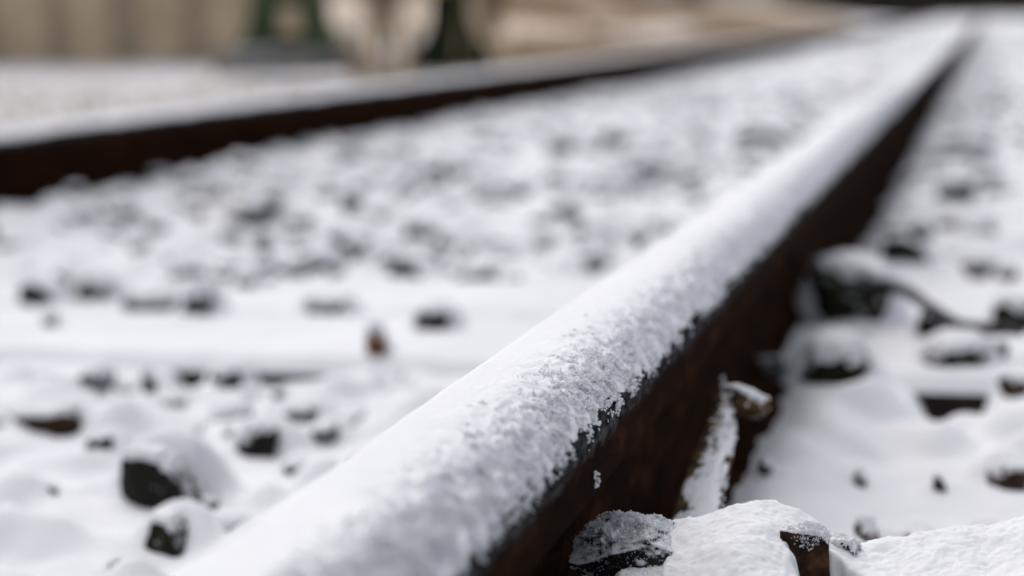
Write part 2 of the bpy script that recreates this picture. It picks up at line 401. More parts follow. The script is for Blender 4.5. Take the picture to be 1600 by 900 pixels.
def blur(H, n):
    for _ in range(n):
        P = np.pad(H, 1, mode='edge'); H = (P[:-2, 1:-1] + 2 * P[1:-1, 1:-1] + P[2:, 1:-1]) / 4
        P = np.pad(H, 1, mode='edge'); H = (P[1:-1, :-2] + 2 * P[1:-1, 1:-1] + P[1:-1, 2:]) / 4
    return H
# foreground heap of ballast, as the ridge runs across the picture
RIDGE = [(900, 800), (950, 800), (1000, 800), (1040, 812), (1070, 812), (1110, 802), (1150, 784), (1200, 780), (1245, 790), (1280, 815), (1310, 838), (1350, 846), (1400, 838), (1440, 830), (1500, 818), (1540, 818), (1600, 800), (1700, 800)]
RX = []; RZ = []; RY = []
for px, py in RIDGE:
    p = at_depth(px, py + 4, .775); RX.append(p[0]); RY.append(p[1]); RZ.append(p[2])
RX, RY, RZ = map(np.array, (RX, RY, RZ))
def heap(x, y, b):
    zr = np.interp(x, RX, RZ); yr = np.interp(x, RX, RY)
    d = y - yr
    front = zr - .16 * np.clip(-d, 0, None) - 1.2 * np.clip(-d, 0, None) ** 2
    prof = np.where(d < 0, front, b + (zr - b) * np.exp(-(np.clip(d, 0, None) / .045) ** 2))
    m = sst(at_depth(985, 800, .775)[0], at_depth(1030, 800, .775)[0], x + .10 * (y - .77))
    m = m * (1 - sst(.3, .5, x))
    return b + (np.maximum(prof, b) - b) * m
Hb = bumps(XX, YY, GX, GY)
Z0 = base_z(XX, YY)
Zg = Z0 + blur(Hb, 3)
def front_strip(Z):
    # ballast packed against the front of each sleeper, open here and there so that the black timber shows
    for q, f in enumerate(SLEEPERS):
        d = f - YY
        m = sst(.10, .012, np.abs(d)) * sst(-.02, .0, d) * ((XX > -2.2) & (XX < .08))
        lvl = -.003 + .004 * n2(XX / .06, YY * 0 + q, 91)
        Z = Z + (np.maximum(Z, lvl) - Z) * m
    for (pxa, pxb, py, yy, dep) in PITS:
        xa, xb = at(pxa, py, -.01)[0], at(pxb, py, -.01)[0]; yf = yy
        m = sst(xa - .006, xa + .012, XX) * (1 - sst(xb - .012, xb + .006, XX)) * sst(yf - .085, yf - .035, YY) * (1 - sst(yf + .015, yf + .03, YY))
        Z = Z - dep * m
    return Z
PITS = [(318, 372, 570, 1.437, .036), (420, 568, 570, 1.437, .042), (1446, 1545, 585, 1.437, .042)]
Zg = front_strip(Zg)
GBASE = Zg.copy()
def stone_bumps(Z):
    for s in STONES:
        x, y, z, wd, hh, mt, lb, t = s
        i = int(np.clip(np.searchsorted(GX, x), 1, len(GX) - 1)); j = int(np.clip(np.searchsorted(GY, y), 1, len(GY) - 1)); g = GBASE[j, i]
        for q, f in enumerate(SLEEPERS[1:]):
            if f - .01 < y < f + SW and -2.1 < x < .3: g = max(g, .013 if q == 0 else .006)
        if 'large blocky' in lb: g += .008
        s.append(g)
        hz = max(hh * (1.12 if hh > .45 * wd else 1.4), .008); yc = y + wd * .42
        u = (XX - x) / (wd * .68 + .004); dv = YY - yc; v = np.where(dv < 0, dv / (wd * .32), dv / (wd * (.85 if wd > .045 else 1.2)))
        if 'shade close' in lb: continue
        d = np.abs(u) ** 2.4 + np.abs(v) ** 2.4
        b = g + (hz * .98 + .006) * np.clip(1 - d, 0, 1) ** .9
        Z = np.where(d < 1, np.maximum(Z, b), Z)
        # snow in front kept low enough to leave the dark side open
        u = (XX - x) / (wd * .60); v = (YY - (y - wd * .30)) / (wd * .45 + .012); d = u * u + v * v
        lim = g - .002 + .02 * np.clip(d - .55, 0, 9)
        Z = np.where(d < 1.6, np.minimum(Z, np.maximum(lim, g - .002)), Z)
    return Z
Zg = blur(stone_bumps(Zg), 2)
Zg = Zg + .0022 * fbm2(XX, YY, .03, 3, 3) * (YY < 9)
SHAPE_BEFORE_HEAP = Zg
Zg = heap(XX, YY, Zg)
def ground_at(x, y):
    i = int(np.clip(np.searchsorted(GX, x), 1, len(GX) - 1)); j = int(np.clip(np.searchsorted(GY, y), 1, len(GY) - 1))
    return float(Zg[j, i])
# keep the sheet below the fine foreground patch
PX0, PX1, PY0, PY1 = -.170, .30, .60, .90
ins = (XX > PX0 + .01) & (XX < PX1 - .01) & (YY > PY0 + .01) & (YY < PY1 - .01)
Zs = Zg - .012 * ins
V = np.stack([XX, YY, Zs], -1).reshape(-1, 3)
ground = mesh('ground', V, grid_faces(len(GY), len(GX)), SNOWG)
tag(ground, kind='structure')

# tan grass showing through on the far bank: part of the ground sheet's own colour
def bank_material():
    m = SNOWG; t = m.node_tree; b = t.nodes['Principled BSDF']; N = t.nodes.new; L = t.links.new
    src = b.inputs['Base Color'].links[0].from_socket
    geo = N('ShaderNodeNewGeometry'); sp = N('ShaderNodeSeparateXYZ'); L(geo.outputs['Position'], sp.inputs[0])
    n = N('ShaderNodeTexNoise'); n.inputs['Scale'].default_value = .9; n.inputs['Detail'].default_value = 7; n.inputs['Roughness'].default_value = .65; L(geo.outputs['Position'], n.inputs['Vector'])
    mx = N('ShaderNodeMapRange'); mx.inputs['From Min'].default_value = -3.4; mx.inputs['From Max'].default_value = -7.0; L(sp.outputs['X'], mx.inputs['Value'])
    my = N('ShaderNodeMapRange'); my.inputs['From Min'].default_value = 9; my.inputs['From Max'].default_value = 20; L(sp.outputs['Y'], my.inputs['Value'])
    mu = N('ShaderNodeMath'); mu.operation = 'MULTIPLY'; L(mx.outputs[0], mu.inputs[0]); L(my.outputs[0], mu.inputs[1])
    ad = N('ShaderNodeMath'); ad.operation = 'MULTIPLY_ADD'; ad.inputs[1].default_value = .34; L(mu.outputs[0], ad.inputs[0]); L(n.outputs['Fac'], ad.inputs[2])
    th = N('ShaderNodeMapRange'); th.inputs['From Min'].default_value = .58; th.inputs['From Max'].default_value = .76; L(ad.outputs[0], th.inputs['Value'])
    mm = N('ShaderNodeMath'); mm.operation = 'MULTIPLY'; L(th.outputs[0], mm.inputs[0]); mm.inputs[1].default_value = .85
    mix = N('ShaderNodeMix'); mix.data_type = 'RGBA'; L(mm.outputs[0], mix.inputs['Factor']); L(src, mix.inputs['A']); mix.inputs['B'].default_value = (.72, .57, .42, 1)
    L(mix.outputs['Result'], b.inputs['Base Color'])
bank_material()

# ---- fine foreground snow, in focus
def crystals(P, R, seed=0, jit=.14):
    """many tiny angular grains merged as arrays: P (n,3), R (n,)"""
    r_ = np.random.default_rng(seed)
    V0, F0 = ico(0); n = len(P)
    a = r_.uniform(.6, 1.35, (n, 1, 3)); th = r_.uniform(0, 6.28, n)
    J = V0[None] * a + r_.normal(0, jit, (n, 12, 3))
    c, s = np.cos(th)[:, None], np.sin(th)[:, None]
    X = J[..., 0] * c - J[..., 1] * s; Y = J[..., 0] * s + J[..., 1] * c
    J = np.stack([X, Y, J[..., 2]], -1)
    V = (P[:, None, :] + R[:, None, None] * J).reshape(-1, 3)
    F = (F0[None] + (np.arange(n) * 12)[:, None, None]).reshape(-1, 3)
    return V, F
xs = np.arange(PX0, PX1, .0009); ys = np.arange(PY0, PY1, .0008)
fx, fy = np.meshgrid(xs, ys)
def sample(Z, x, y):
    i = np.clip(np.searchsorted(GX, x) - 1, 0, len(GX) - 2); j = np.clip(np.searchsorted(GY, y) - 1, 0, len(GY) - 2)
    u = (x - GX[i]) / (GX[i + 1] - GX[i]); v = (y - GY[j]) / (GY[j + 1] - GY[j])
    return (Z[j, i] * (1 - u) + Z[j, i + 1] * u) * (1 - v) + (Z[j + 1, i] * (1 - u) + Z[j + 1, i + 1] * u) * v
edge = np.minimum(np.minimum(fx - PX0, PX1 - fx), np.minimum(fy - PY0, PY1 - fy))
fine0 = sample(Zg, fx, fy)
fine = fine0 + (.0035 * fbm2(fx, fy, .022, 3, 31) + .0007 * fbm2(fx, fy, .004, 3, 32) + .0005 * n2(fx / .0022, fy / .0022, 33) + .0006 * np.abs(n2(fx / .0012, fy / .0012, 34))) * sst(0, .012, edge) - .004 * (edge < .002)
# notch around the brown stone
bx, by, bt = at(1308, 880, .078)
dn = np.sqrt(((fx - bx + .003 + .25 * (fy - by)) / .019) ** 2 + ((fy - by + .006) / .022) ** 2)
fine = fine - .042 * (1 - sst(.55, 1.05, dn + .12 * n2(fx / .004, fy / .004, 44)))
heap_o = mesh('snow_heap', np.stack([fx, fy, fine], -1).reshape(-1, 3), grid_faces(len(ys), len(xs)), SNOW)
tag(heap_o, kind='structure')

# ------------------------------------------------------------------ rails
def rail_profile():
    # half profile (x, z) from the top centre round to the foot bottom; width 74 mm, height 172 mm under z = .155
    T = .155
    h = [(0, T), (.020, T - .0003), (.028, T - .0016), (.0335, T - .005), (.0362, T - .010), (.037, T - .016), (.037, T - .038), (.0355, T - .0405),
         (.014, T - .049), (.010, T - .056), (.009, T - .075), (.009, T - .115), (.012, T - .135), (.022, T - .146), (.070, T - .160), (.075, T - .163), (.075, T - .172)]
    return [(x, z) for x, z in h] + [(-x, z) for x, z in h[::-1] if x > 0]
def rail_ys(y0=.12, y1=95):
    ys = [y0]
    while ys[-1] < y1: ys.append(ys[-1] * 1.03 + .01)
    return np.array(ys)
def sweep(prof, ys, x0):
    P = np.array(prof); V = np.zeros((len(ys), len(P), 3)); V[:, :, 0] = P[None, :, 0] + x0; V[:, :, 1] = ys[:, None]; V[:, :, 2] = P[None, :, 1]
    V = V.reshape(-1, 3); F = grid_faces(len(ys), len(P), True)
    return V, F
def make_rail(x0, label, dense):
    root = empty('rail', (x0, 0, 0 if dense else .016)); tag(root, label, 'rail', 'rails of the track')
    V, F = sweep(rail_profile(), rail_ys(), 0)
    st = mesh('steel_section', V, F, RAIL, root, smooth=True)
    me = st.modifiers.new('edges', 'EDGE_SPLIT'); me.split_angle = math.radians(40)
    # snow lying on the head: rounded pillow, full to the left, ragged on the right
    if dense:
        y = [.12]
        while y[-1] < 95:
            q = y[-1]; y.append(q + (.0011 if .5 < q < 1.25 else (.0025 if q < 2.2 else .0025 + .03 * (q - 2.2))))
        y = np.array(y); nc = 110
    else:
        y = [.8]
        while y[-1] < 95: y.append(y[-1] + .012 + .02 * max(0, y[-1] - 4))
        y = np.array(y); nc = 36
    s = np.linspace(0, 1, nc)
    S, Yg = np.meshgrid(s, y)
    wl = .0415 + .0012 * fbm2(0 * S, Yg, .06, 3, 61)
    wr = .0350 + .0026 * fbm2(0 * S + 5, Yg, .028, 5, 62) + .0010 * n2(Yg / .0045, 0 * Yg, 63)
    X = -wl + (wl + wr) * s[None, :]
    tl = sst(0, .22, S) ** .55
    tr = (1 - sst(.50, 1.0, S)) ** .8
    th = ((.0115 if dense else .006) + .0010 * fbm2(X, Yg, .10, 3, 64)) * tl * (.10 + .90 * tr)
    rag = sst(.15, .95, S)
    bil = lambda sc, sd: 1 - 2.2 * np.abs(n2(X / sc + .4 * n2(X / sc, Yg / sc, sd + 9), Yg / sc, sd))
    th = th + rag * (.0015 * bil(.0085, 65) + .0008 * bil(.0036, 66) + .0004 * bil(.0018, 69)) + (.0001 + .0004 * rag) * fbm2(X, Yg, .006, 3, 67) + .00016 * n2(X / .0012, Yg / .0012, 68)
    xa = np.abs(X)
    top = .155 - np.where(X > 0, .0016 * sst(.018, .029, xa) + .0036 * sst(.028, .0345, xa) + .006 * sst(.0335, .0372, xa), 0)
    Z = top + np.where(tl < .05, 0, th)
    Z[:, 0] = .1490; Z[:, 1] = .1500; X[:, 0] += .0065; X[:, 1] += .001
    Z[:, -1] = np.minimum(Z[:, -1], top[:, -1] - .001)
    cap = mesh('snow_cap', np.stack([X, Yg, Z], -1).reshape(-1, 3), grid_faces(len(y), nc), SNOW, root)
    if dense:
        r_ = np.random.default_rng(9)
        # clumps of crystals, sparser and lower towards the bare edge
        nC = 12000
        cy = .42 + 3.4 * r_.random(nC) ** 2.1
        cx = .037 - np.abs(r_.normal(0, .0125, nC)); cx = np.where(r_.random(nC) < .12, .0355 + r_.random(nC) * .003, cx)
        keep = n2(cx / .004 + 3, cy / .004, 71) > -.45 + .9 * sst(.030, .039, cx); cx, cy = cx[keep], cy[keep]
        iy = np.clip(np.searchsorted(y, cy), 0, len(y) - 1)
        def surf(x, iy):
            ss = np.clip((x + wl[iy, 0]) / (wl[iy, 0] + wr[iy, 0]), 0, 1); ii = np.clip((ss * (nc - 1)).astype(int), 0, nc - 1)
            return Z[iy, ii]
        k = 9
        bx_ = np.repeat(cx, k); by_ = np.repeat(cy, k)
        sc = np.repeat(r_.uniform(.0006, .0017, len(cx)), k)
        px_ = bx_ + r_.normal(0, 1, len(bx_)) * sc; py_ = by_ + r_.normal(0, 1, len(bx_)) * sc
        iy2 = np.clip(np.searchsorted(y, py_), 0, len(y) - 1)
        zt = surf(px_, iy2)
        side = px_ > .0368
        px_ = np.where(side, .0372 + r_.random(len(px_)) * .0006, px_)
        pz = zt + np.abs(r_.normal(0, .55, len(px_))) * sc * (px_ > .012)
        pz = np.where(side, .1475 - np.abs(r_.normal(0, .0024, len(px_))), pz)
        rr = r_.uniform(.00028, .00075, len(px_)) * (1 + .35 * np.clip(py_ - 1.0, 0, 2))
        V, F = crystals(np.stack([px_, py_, pz], 1), rr, 12)
        g1 = mesh('frost_clumps', V, F, GRAIN, root, smooth=False); tag(g1, kind='stuff')
        # two flecks stuck to the rusty side
        fl = []
        for (fpx, fpy) in ((930, 741), (932, 752), (931, 758)):
            d = AF + AR * (fpx - 800) / FPX - AU * (fpy - 450) / FPX; t = (x0 + .0374 - CAM[0]) / d[0]; fl.append(CAM + d * t - np.array([x0, 0, 0]))
        V, F = crystals(np.repeat(np.array(fl), 5, 0) + r_.normal(0, .0006, (15, 3)), np.full(15, .0009), 4)
        mesh('snow_fleck', V, F, GRAIN, root, smooth=False)
    return root
make_rail(XN, 'rusty near rail with a thick granular snow cap running diagonally across the picture', True)
make_rail(XL, 'dark far rail with a smooth snow top crossing the upper left', False)

# ------------------------------------------------------------------ sleepers
def make_sleeper(k, y0, label):
    r_ = np.random.default_rng(100 + k)
    root = empty('sleeper', (XN - .7545, y0 + SW / 2, -.004 if k < 1 else -.012)); tag(root, label, 'sleeper', 'sleepers under the rails')
    nx, ny = (260, 34) if y0 < 4 else (80, 10)
    V, F = boxes([(-1.25, 1.25, -SW / 2, SW / 2, -.12, 0)])
    bevel(mesh('timber', V, F, TIMBER, root, smooth=False), .006)
    a = np.linspace(-1.254, 1.254, nx); b = np.linspace(0, 1, ny)
    A, B = np.meshgrid(a, b)
    Y = (B - .5) * (SW + .012)
    e = np.minimum(np.minimum(B, 1 - B) * SW, 1.254 - np.abs(A))
    rag = .010 * fbm2(A, Y * 0 + k, .05, 3, 200 + k)
    Zc = .013 * sst(-.002, .020, e + rag * .5) ** .6 + .003 * fbm2(A, Y, .06, 3, 210 + k) - .006
    Zc = Zc + .008
    # thin through in places at the front edge
    Zc[0] = -.0015; Zc[-1] = -.010
    Zc[1] = Zc[1] * .4; Y[0] += .004
    mesh('snow_cap', np.stack([A, Y, Zc], -1).reshape(-1, 3), grid_faces(ny, nx), SNOWG, root)
ORD = ['', 'nearest snow covered timber sleeper with a black gap along its front edge', 'second snow covered sleeper from the camera', 'third snow covered sleeper from the camera',
       'fourth snow covered sleeper from the camera', 'fifth snow covered sleeper from the camera', 'sixth snow covered sleeper from the camera']
for k, y0 in enumerate(SLEEPERS[1:18]):
    lb = ORD[k + 1] if k + 1 < len(ORD) else 'snow buried sleeper far down the track seen only as a faint white band'
    make_sleeper(k, y0, lb)

# ------------------------------------------------------------------ stones
def rock_shape(seed, sub, flat=.8, cuts=9, noise=.085):
    r_ = np.random.default_rng(seed); V, F = ico(sub)
    R = np.ones(len(V)) * 1.25
    for _ in range(cuts):
        n = r_.normal(size=3); n /= np.linalg.norm(n); d = r_.uniform(.72, 1.0)
        c = V @ n; R = np.where(c > .05, np.minimum(R, d / np.maximum(c, .05)), R)
    for n, d in (((0, 0, 1), .9), ((0, 0, -1), .9)):
        c = V @ np.array(n, float); R = np.where(c > .05, np.minimum(R, d / np.maximum(c, .05)), R)
    R = R * (1 + noise * n3(V * 2.3 + seed, seed) + noise * .6 * n3(V * 6 + seed, seed + 1) + noise * .25 * n3(V * 15, seed + 2))
    P = V * R[:, None]
    m = np.abs(P[:, :2]).max(); P /= m
    return V, P, F
def cap_shape(V, P, F, seed, th, cover, rag=.22, grain=0.0):
    """snow lying on a stone: stands proud of its upper side, sinks inside below a ragged line"""
    # vertex normals
    N = np.zeros_like(P); fn = np.cross(P[F[:, 1]] - P[F[:, 0]], P[F[:, 2]] - P[F[:, 0]])
    for k in range(3): np.add.at(N, F[:, k], fn)
    N /= np.linalg.norm(N, axis=1)[:, None] + 1e-12
    nz = .5 * N[:, 2] + .5 * V[:, 2] + rag * n3(V * 3.1 + seed, seed + 5) + rag * .7 * n3(V * 8 + seed, seed + 6)
    g = sst(cover - .14, cover + .22, nz)
    off = -.05 + (th + .05) * g
    Rr = np.linalg.norm(P, axis=1)
    Rs = .55 * Rr + .45 * Rr.mean()
    B = V * np.maximum(Rr * (1 - .0), Rs)[:, None]
    Q = P + (B - P) * g[:, None] + (V * .5 + np.array([0, 0, .5])[None]) * off[:, None]
    if grain: Q = Q + N * (grain * n3(V * 40, seed + 8) * g)[:, None]
    return Q
PROTO = []
for k in range(14):
    V, P, F = rock_shape(300 + k, 4, cuts=9 + k % 4)
    Q = cap_shape(V, P, F, 40 + k, .13 + .04 * (k % 3), .66 - .06 * (k % 3), .13)
    PROTO.append((P, Q, F))
_rm = {}
def rock_mesh(k, mat):
    key = (k, mat.name)
    if key not in _rm:
        P, Q, F = PROTO[k]
        a = mesh('stone', P, F, mat); b = mesh('snow_cap', Q, F, SNOW)
        _rm[key] = (a.data, b.data); bpy.data.objects.remove(a); bpy.data.objects.remove(b)
    return _rm[key]
def place_stone(k, x, y, z, sx, sy, sz, rz, mat, label, group='dark stones standing out of the snow'):
    a, b = rock_mesh(k, mat)
    o = bpy.data.objects.new('ballast_stone', a); COL.objects.link(o); o.location = (x, y, z); o.scale = (sx, sy, sz); o.rotation_euler = (0, 0, rz)
    tag(o, label, 'stone', group)
    if 'shade close' in label: return o
    c = bpy.data.objects.new('snow_cap', b); COL.objects.link(c); c.parent = o
    return o
for i, s in enumerate(STONES):
    x, y, z, wd, hh, mt, lb, t = s[:8]
    g = s[8]
    hz = max(hh * (1.12 if hh > .45 * wd else 1.4), .008)
    place_stone(i % 14, x, y + wd * .22, g + hz * .10, wd * .55, wd * random.uniform(.38, .45), hz, random.uniform(-.3, .3), mt, lb)

# small stones showing through everywhere: nobody could count them
def scatter_gravel():
    r_ = np.random.default_rng(77); Vs, Fs, Qs = [], [], []; off = 0
    V1, P1, F1 = rock_shape(900, 2); V2, P2, F2 = rock_shape(901, 2); V3, P3, F3 = rock_shape(902, 2)
    L = []
    def pick(n, xa, xb, ya, yl, pw, ra, rb, ea, eb):
        k = 0
        while k < n:
            x, y = r_.uniform(xa, xb), ya + yl * r_.random() ** pw
            if n2(np.array([x / .20]), np.array([y / .26]), 55)[0] < r_.uniform(-.35, .55): continue
            L.append((x, y, r_.uniform(ra, rb), r_.uniform(ea, eb))); k += 1
    pick(1500, -1.9, -.3, 1.9, 7, 1.35, .016, .040, .7, 2.2)
    pick(230, -1.7, -.3, .95, .45, 1, .012, .028, .5, 1.5)
    pick(190, -.10, .60, .92, .75, 1, .012, .028, .6, 1.7)
    for _ in range(150): L.append((r_.uniform(-1.6, -.3), r_.uniform(.75, 1.5), r_.uniform(.010, .022), r_.uniform(.1, .7)))
    pick(1700, -.10, 1.6, .98, 8.5, 1.2, .016, .038, .7, 2.1)
    for _ in range(900): L.append((r_.normal(-.045, .026), 2.4 + 16 * r_.random(), r_.uniform(.022, .045), r_.uniform(1.6, 2.8)))
    for _ in range(900): L.append((r_.uniform(-1.85, 1.6), 6 + 22 * r_.random() ** 1.1, r_.uniform(.02, .045), r_.uniform(.8, 2.0)))
    for _ in range(260): L.append((XL + .12 + abs(r_.normal(0, .05)), 2.2 + 12 * r_.random(), r_.uniform(.012, .034), r_.uniform(.6, 1.2)))
    for _ in range(520): L.append((r_.uniform(-4.8, -1.95), 3 + 12 * r_.random(), r_.uniform(.02, .055), r_.uniform(.7, 1.5)))
    for (x, y, r, e) in L:
        if any(f - .02 < y < f + SW + .02 for f in (SLEEPERS[1:3] if x > -.9 else SLEEPERS[1:2])) and -2.15 < x < .3: continue
        if any(f < y < f + SW for f in SLEEPERS[3:]) and x < .3 and r_.random() < .55: continue
        if any(abs(x - q[0]) < q[3] * .7 + r and -.12 < y - q[1] < .03 for q in STONES): continue
        if -.33 < x < -.105 or abs(x - XL) < .085: continue
        k = r_.integers(0, 3); P, F, VV = ((P1, F1, V1), (P2, F2, V2), (P3, F3, V3))[k]
        a = r_.uniform(0, 6.28); c, s = math.cos(a), math.sin(a)
        S = np.array([r, r * r_.uniform(.6, 1), r * r_.uniform(.4, .8)])
        q = P * S; q = np.stack([q[:, 0] * c - q[:, 1] * s, q[:, 0] * s + q[:, 1] * c, q[:, 2]], 1)
        g = sample(Zg, np.array([x]), np.array([y]))[0]
        pos = np.array([x, y, g + S[2] * (.45 * e - .55)])
        cp = cap_shape(VV, P, F, int(a * 9), .20, .50) * S; cp = np.stack([cp[:, 0] * c - cp[:, 1] * s, cp[:, 0] * s + cp[:, 1] * c, cp[:, 2]], 1)
        Vs.append(q + pos); Qs.append(cp + pos); Fs.append(F + off); off += len(P)
    o = mesh('gravel', np.concatenate(Vs), np.concatenate(Fs), STONEG); tag(o, kind='stuff')
    c = mesh('snow_on_gravel', np.concatenate(Qs), np.concatenate(Fs), SNOWG); tag(c, kind='stuff')
scatter_gravel()

# ---- foreground stones in focus
def hero_rock(name, seed, loc, scale, rz, mat, label, th, cover, rag, sub=6, grains=0, cuts=8):
    V, P, F = rock_shape(seed, sub, cuts=cuts, noise=.07)
    S = np.array(scale); o = mesh(name, P * S, F, mat, loc=loc); o.rotation_euler = (0, 0, rz)
    tag(o, label, 'stone', 'stones in the foreground heap')
    Q = cap_shape(V, P, F, seed, th, cover, rag, grain=.02)
    mesh('snow_cap', Q * S, F, SNOW, o)
    if grains:
        r_ = np.random.default_rng(seed); up = np.where(V[:, 2] > -.25)[0]
        pk = r_.choice(up, grains); dens = V[pk, 2] + .45 * n3(V[pk] * 5, 3) + r_.uniform(-.3, .3, grains); pk = pk[dens > .0]
        pts = np.maximum(P[pk], Q[pk] * 1.0) * S + r_.normal(0, .0003, (len(pk), 3))
        v, f = crystals(pts, r_.uniform(.00018, .00042, len(pk)), seed)
        g = mesh('frost_grains', v, f, GRAIN, o, smooth=False); tag(g, kind='stuff')
    return o
p = at_depth(990, 868, .765)
hero_rock('ballast_stone', 511, (p[0] - .002, p[1] + .004, p[2] - .004), (.031, .026, .030), .4, STONE, 'black stone speckled with frost against the near rail in the foreground', .03, .80, .4, grains=15000)
p = at_depth(1030, 905, .74)
hero_rock('ballast_stone', 512, (p[0], p[1], p[2] - .010), (.026, .022, .016), 1.2, STONE, 'dark snow covered stone at the bottom edge below the frost speckled stone', .16, .05, .3, grains=5000)
# brown angular stone: a block with a flat rusty face
def block_stone(loc, label):
    V, F = ico(6); P = V.copy()
    R = np.full(len(V), 1.5)
    for n, d in (((.02, -1, .12), .55), ((.96, .12, .05), .62), ((.05, .1, 1), .66), ((0, 0, -1), 1.3), ((-1, .1, 0), .9), ((.1, 1, .1), .8), ((.6, -.1, .72), .86)):
        n = np.array(n, float); n /= np.linalg.norm(n); c = V @ n; R = np.where(c > .05, np.minimum(R, d / np.maximum(c, .05)), R)
    R = R * (1 + .03 * n3(V * 4, 3) + .012 * n3(V * 14, 4)); P = V * R[:, None]
    S = np.array([.0140, .014, .023]); o = mesh('ballast_stone', P * S, F, STONEB, loc=loc); tag(o, label, 'stone', 'stones in the foreground heap')
    Q = cap_shape(V, P, F, 77, .07, .74, .12, grain=.02)
    mesh('snow_cap', Q * S, F, SNOW, o)
    r_ = np.random.default_rng(5); up = np.where(V[:, 2] > .1)[0]; pk = r_.choice(up, 5000)
    pts = np.maximum(P[pk], Q[pk]) * S + r_.normal(0, .0003, (len(pk), 3))
    pts = pts[(V[pk, 2] + .12 * r_.random(len(pk))) > .72]
    v, f = crystals(pts, r_.uniform(.0002, .0005, len(pts)), 6)
    g = mesh('frost_grains', v, f, GRAIN, o, smooth=False); tag(g, kind='stuff')
p = at_depth(1266, 884, .752)
block_stone((p[0], p[1], p[2] + .001), 'angular rusty brown stone with a flat face in the snow notch')
p = at_depth(1312, 868, .768)
hero_rock('ballast_stone', 533, (p[0], p[1] + .004, p[2] - .004), (.0105, .012, .017), .3, LICHEN, 'yellow lichen crusted stone right of the rusty brown stone', .10, .42, .4, grains=2500)

# ------------------------------------------------------------------ wood splinter leaning beside the rail
def splinter():
    p0 = at_depth(1096, 830, .86); root = empty('dry_leaf', p0); tag(root, 'curled ochre brown leaf dusted with snow standing upright beside the near rail', 'leaf')
    pts = [(1096, 830, .86, 44), (1106, 770, .90, 37), (1122, 720, .94, 33), (1134, 670, .98, 28), (1138, 635, 1.0, 19), (1131, 608, 1.02, 11), (1128, 586, 1.03, 4)]
    P = np.array([at_depth(a, b, c) - p0 for a, b, c, d in pts]); Wd = np.array([1.12 * d * c / FPX for a, b, c, d in pts])
    tt = np.linspace(0, len(pts) - 1, 60); Pi = np.stack([np.interp(tt, range(len(pts)), P[:, k]) for k in range(3)], 1); Wi = np.interp(tt, range(len(pts)), Wd)
    for _ in range(6): Pi[1:-1] = (Pi[:-2] + 2 * Pi[1:-1] + Pi[2:]) / 4
    nv = 24; v = np.linspace(-1, 1, nv)
    right = AR * .86 + AF * .5; right = right / np.linalg.norm(right); nrm = -AF * .86 + AR * .4 + np.array([0, 0, .2])
    rows = []
    for k in range(60):
        wob = .12 * n2(np.array([k / 6.]), np.array([3.]), 8)[0]
        rows.append(Pi[k][None] + right[None] * (v * Wi[k] * (1 + wob))[:, None] - nrm[None] * (v ** 2 * Wi[k] * .45)[:, None])
    Fr = np.array(rows); Fr = Fr + nrm * (.0012 * n2(np.arange(60)[:, None] / 2. + 0 * v[None], v[None] * 5 + 0 * np.arange(60)[:, None], 9))[..., None]
    front = Fr.reshape(-1, 3); back = (Fr - nrm * .0015).reshape(-1, 3); n = len(front)
    gf = grid_faces(60, nv)
    i0 = np.arange(60) * nv; i1 = i0 + nv - 1
    def strip(i): return np.stack([i[:-1], i[1:], i[1:] + n, i[:-1] + n], 1)
    e0 = np.arange(nv); e1 = e0 + 59 * nv
    mesh('blade', np.concatenate([front, back]), np.concatenate([gf, gf[:, ::-1] + n, strip(i0), strip(i1)[:, ::-1], strip(e0), strip(e1)]), SPLINT, root, smooth=False)
    # snow stuck on its face
    K = np.arange(60)[:, None] + 0 * v[None]; Vv = v[None] + 0 * K
    th = -.0008 + .0042 * sst(-.25, .35, 0.35 * n2(K / 3.5, Vv * 3, 21) + .75 * n2(K / 1.0, Vv * 7, 22) + .62 - 1.6 * np.abs(Vv - .02) ** 1.3 - .9 * sst(40, 50, K) + .5 * sst(20, 5, K))
    mesh('snow_dusting', (Fr + nrm * th[..., None]).reshape(-1, 3), gf, SNOW, root)
    V0, P0, F0 = rock_shape(820, 4, noise=.16); q = at_depth(1166, 628, 1.0) - p0
    S = np.array([.0165, .010, .0120]); tip = mesh('curled_tip', P0 * S, F0, SPLINT, root, loc=q); tip.rotation_euler = (0, .25, 0)
    mesh('snow_cap', cap_shape(V0, P0, F0, 5, .12, .62, .3) * S, F0, SNOW, tip)
splinter()

# ------------------------------------------------------------------ black cable
cp = [(1318, 446), (1352, 444), (1390, 444), (1420, 456), (1445, 474), (1470, 494), (1500, 508), (1530, 514), (1562, 514), (1600, 516)]
P = []
for q, (a, b) in enumerate(cp):
    zc = .058 - .003 * q if q < 8 else .037
    x, y, t = at(a, b, zc); P.append((x, y, zc))
P = np.array(P); tt = np.linspace(0, len(P) - 1, 70); P = np.stack([np.interp(tt, range(len(P)), P[:, k]) for k in range(3)], 1)
for _ in range(12): P[1:-1] = (P[:-2] + 2 * P[1:-1] + P[2:]) / 4
V, F = lathe_tube(P, .0056 + .0008 * n2(np.arange(70) / 5., np.zeros(70), 4), 12)
tag(mesh('cable', V, F, CABLE), 'black cable curving over the snowy stones on the right', 'cable')

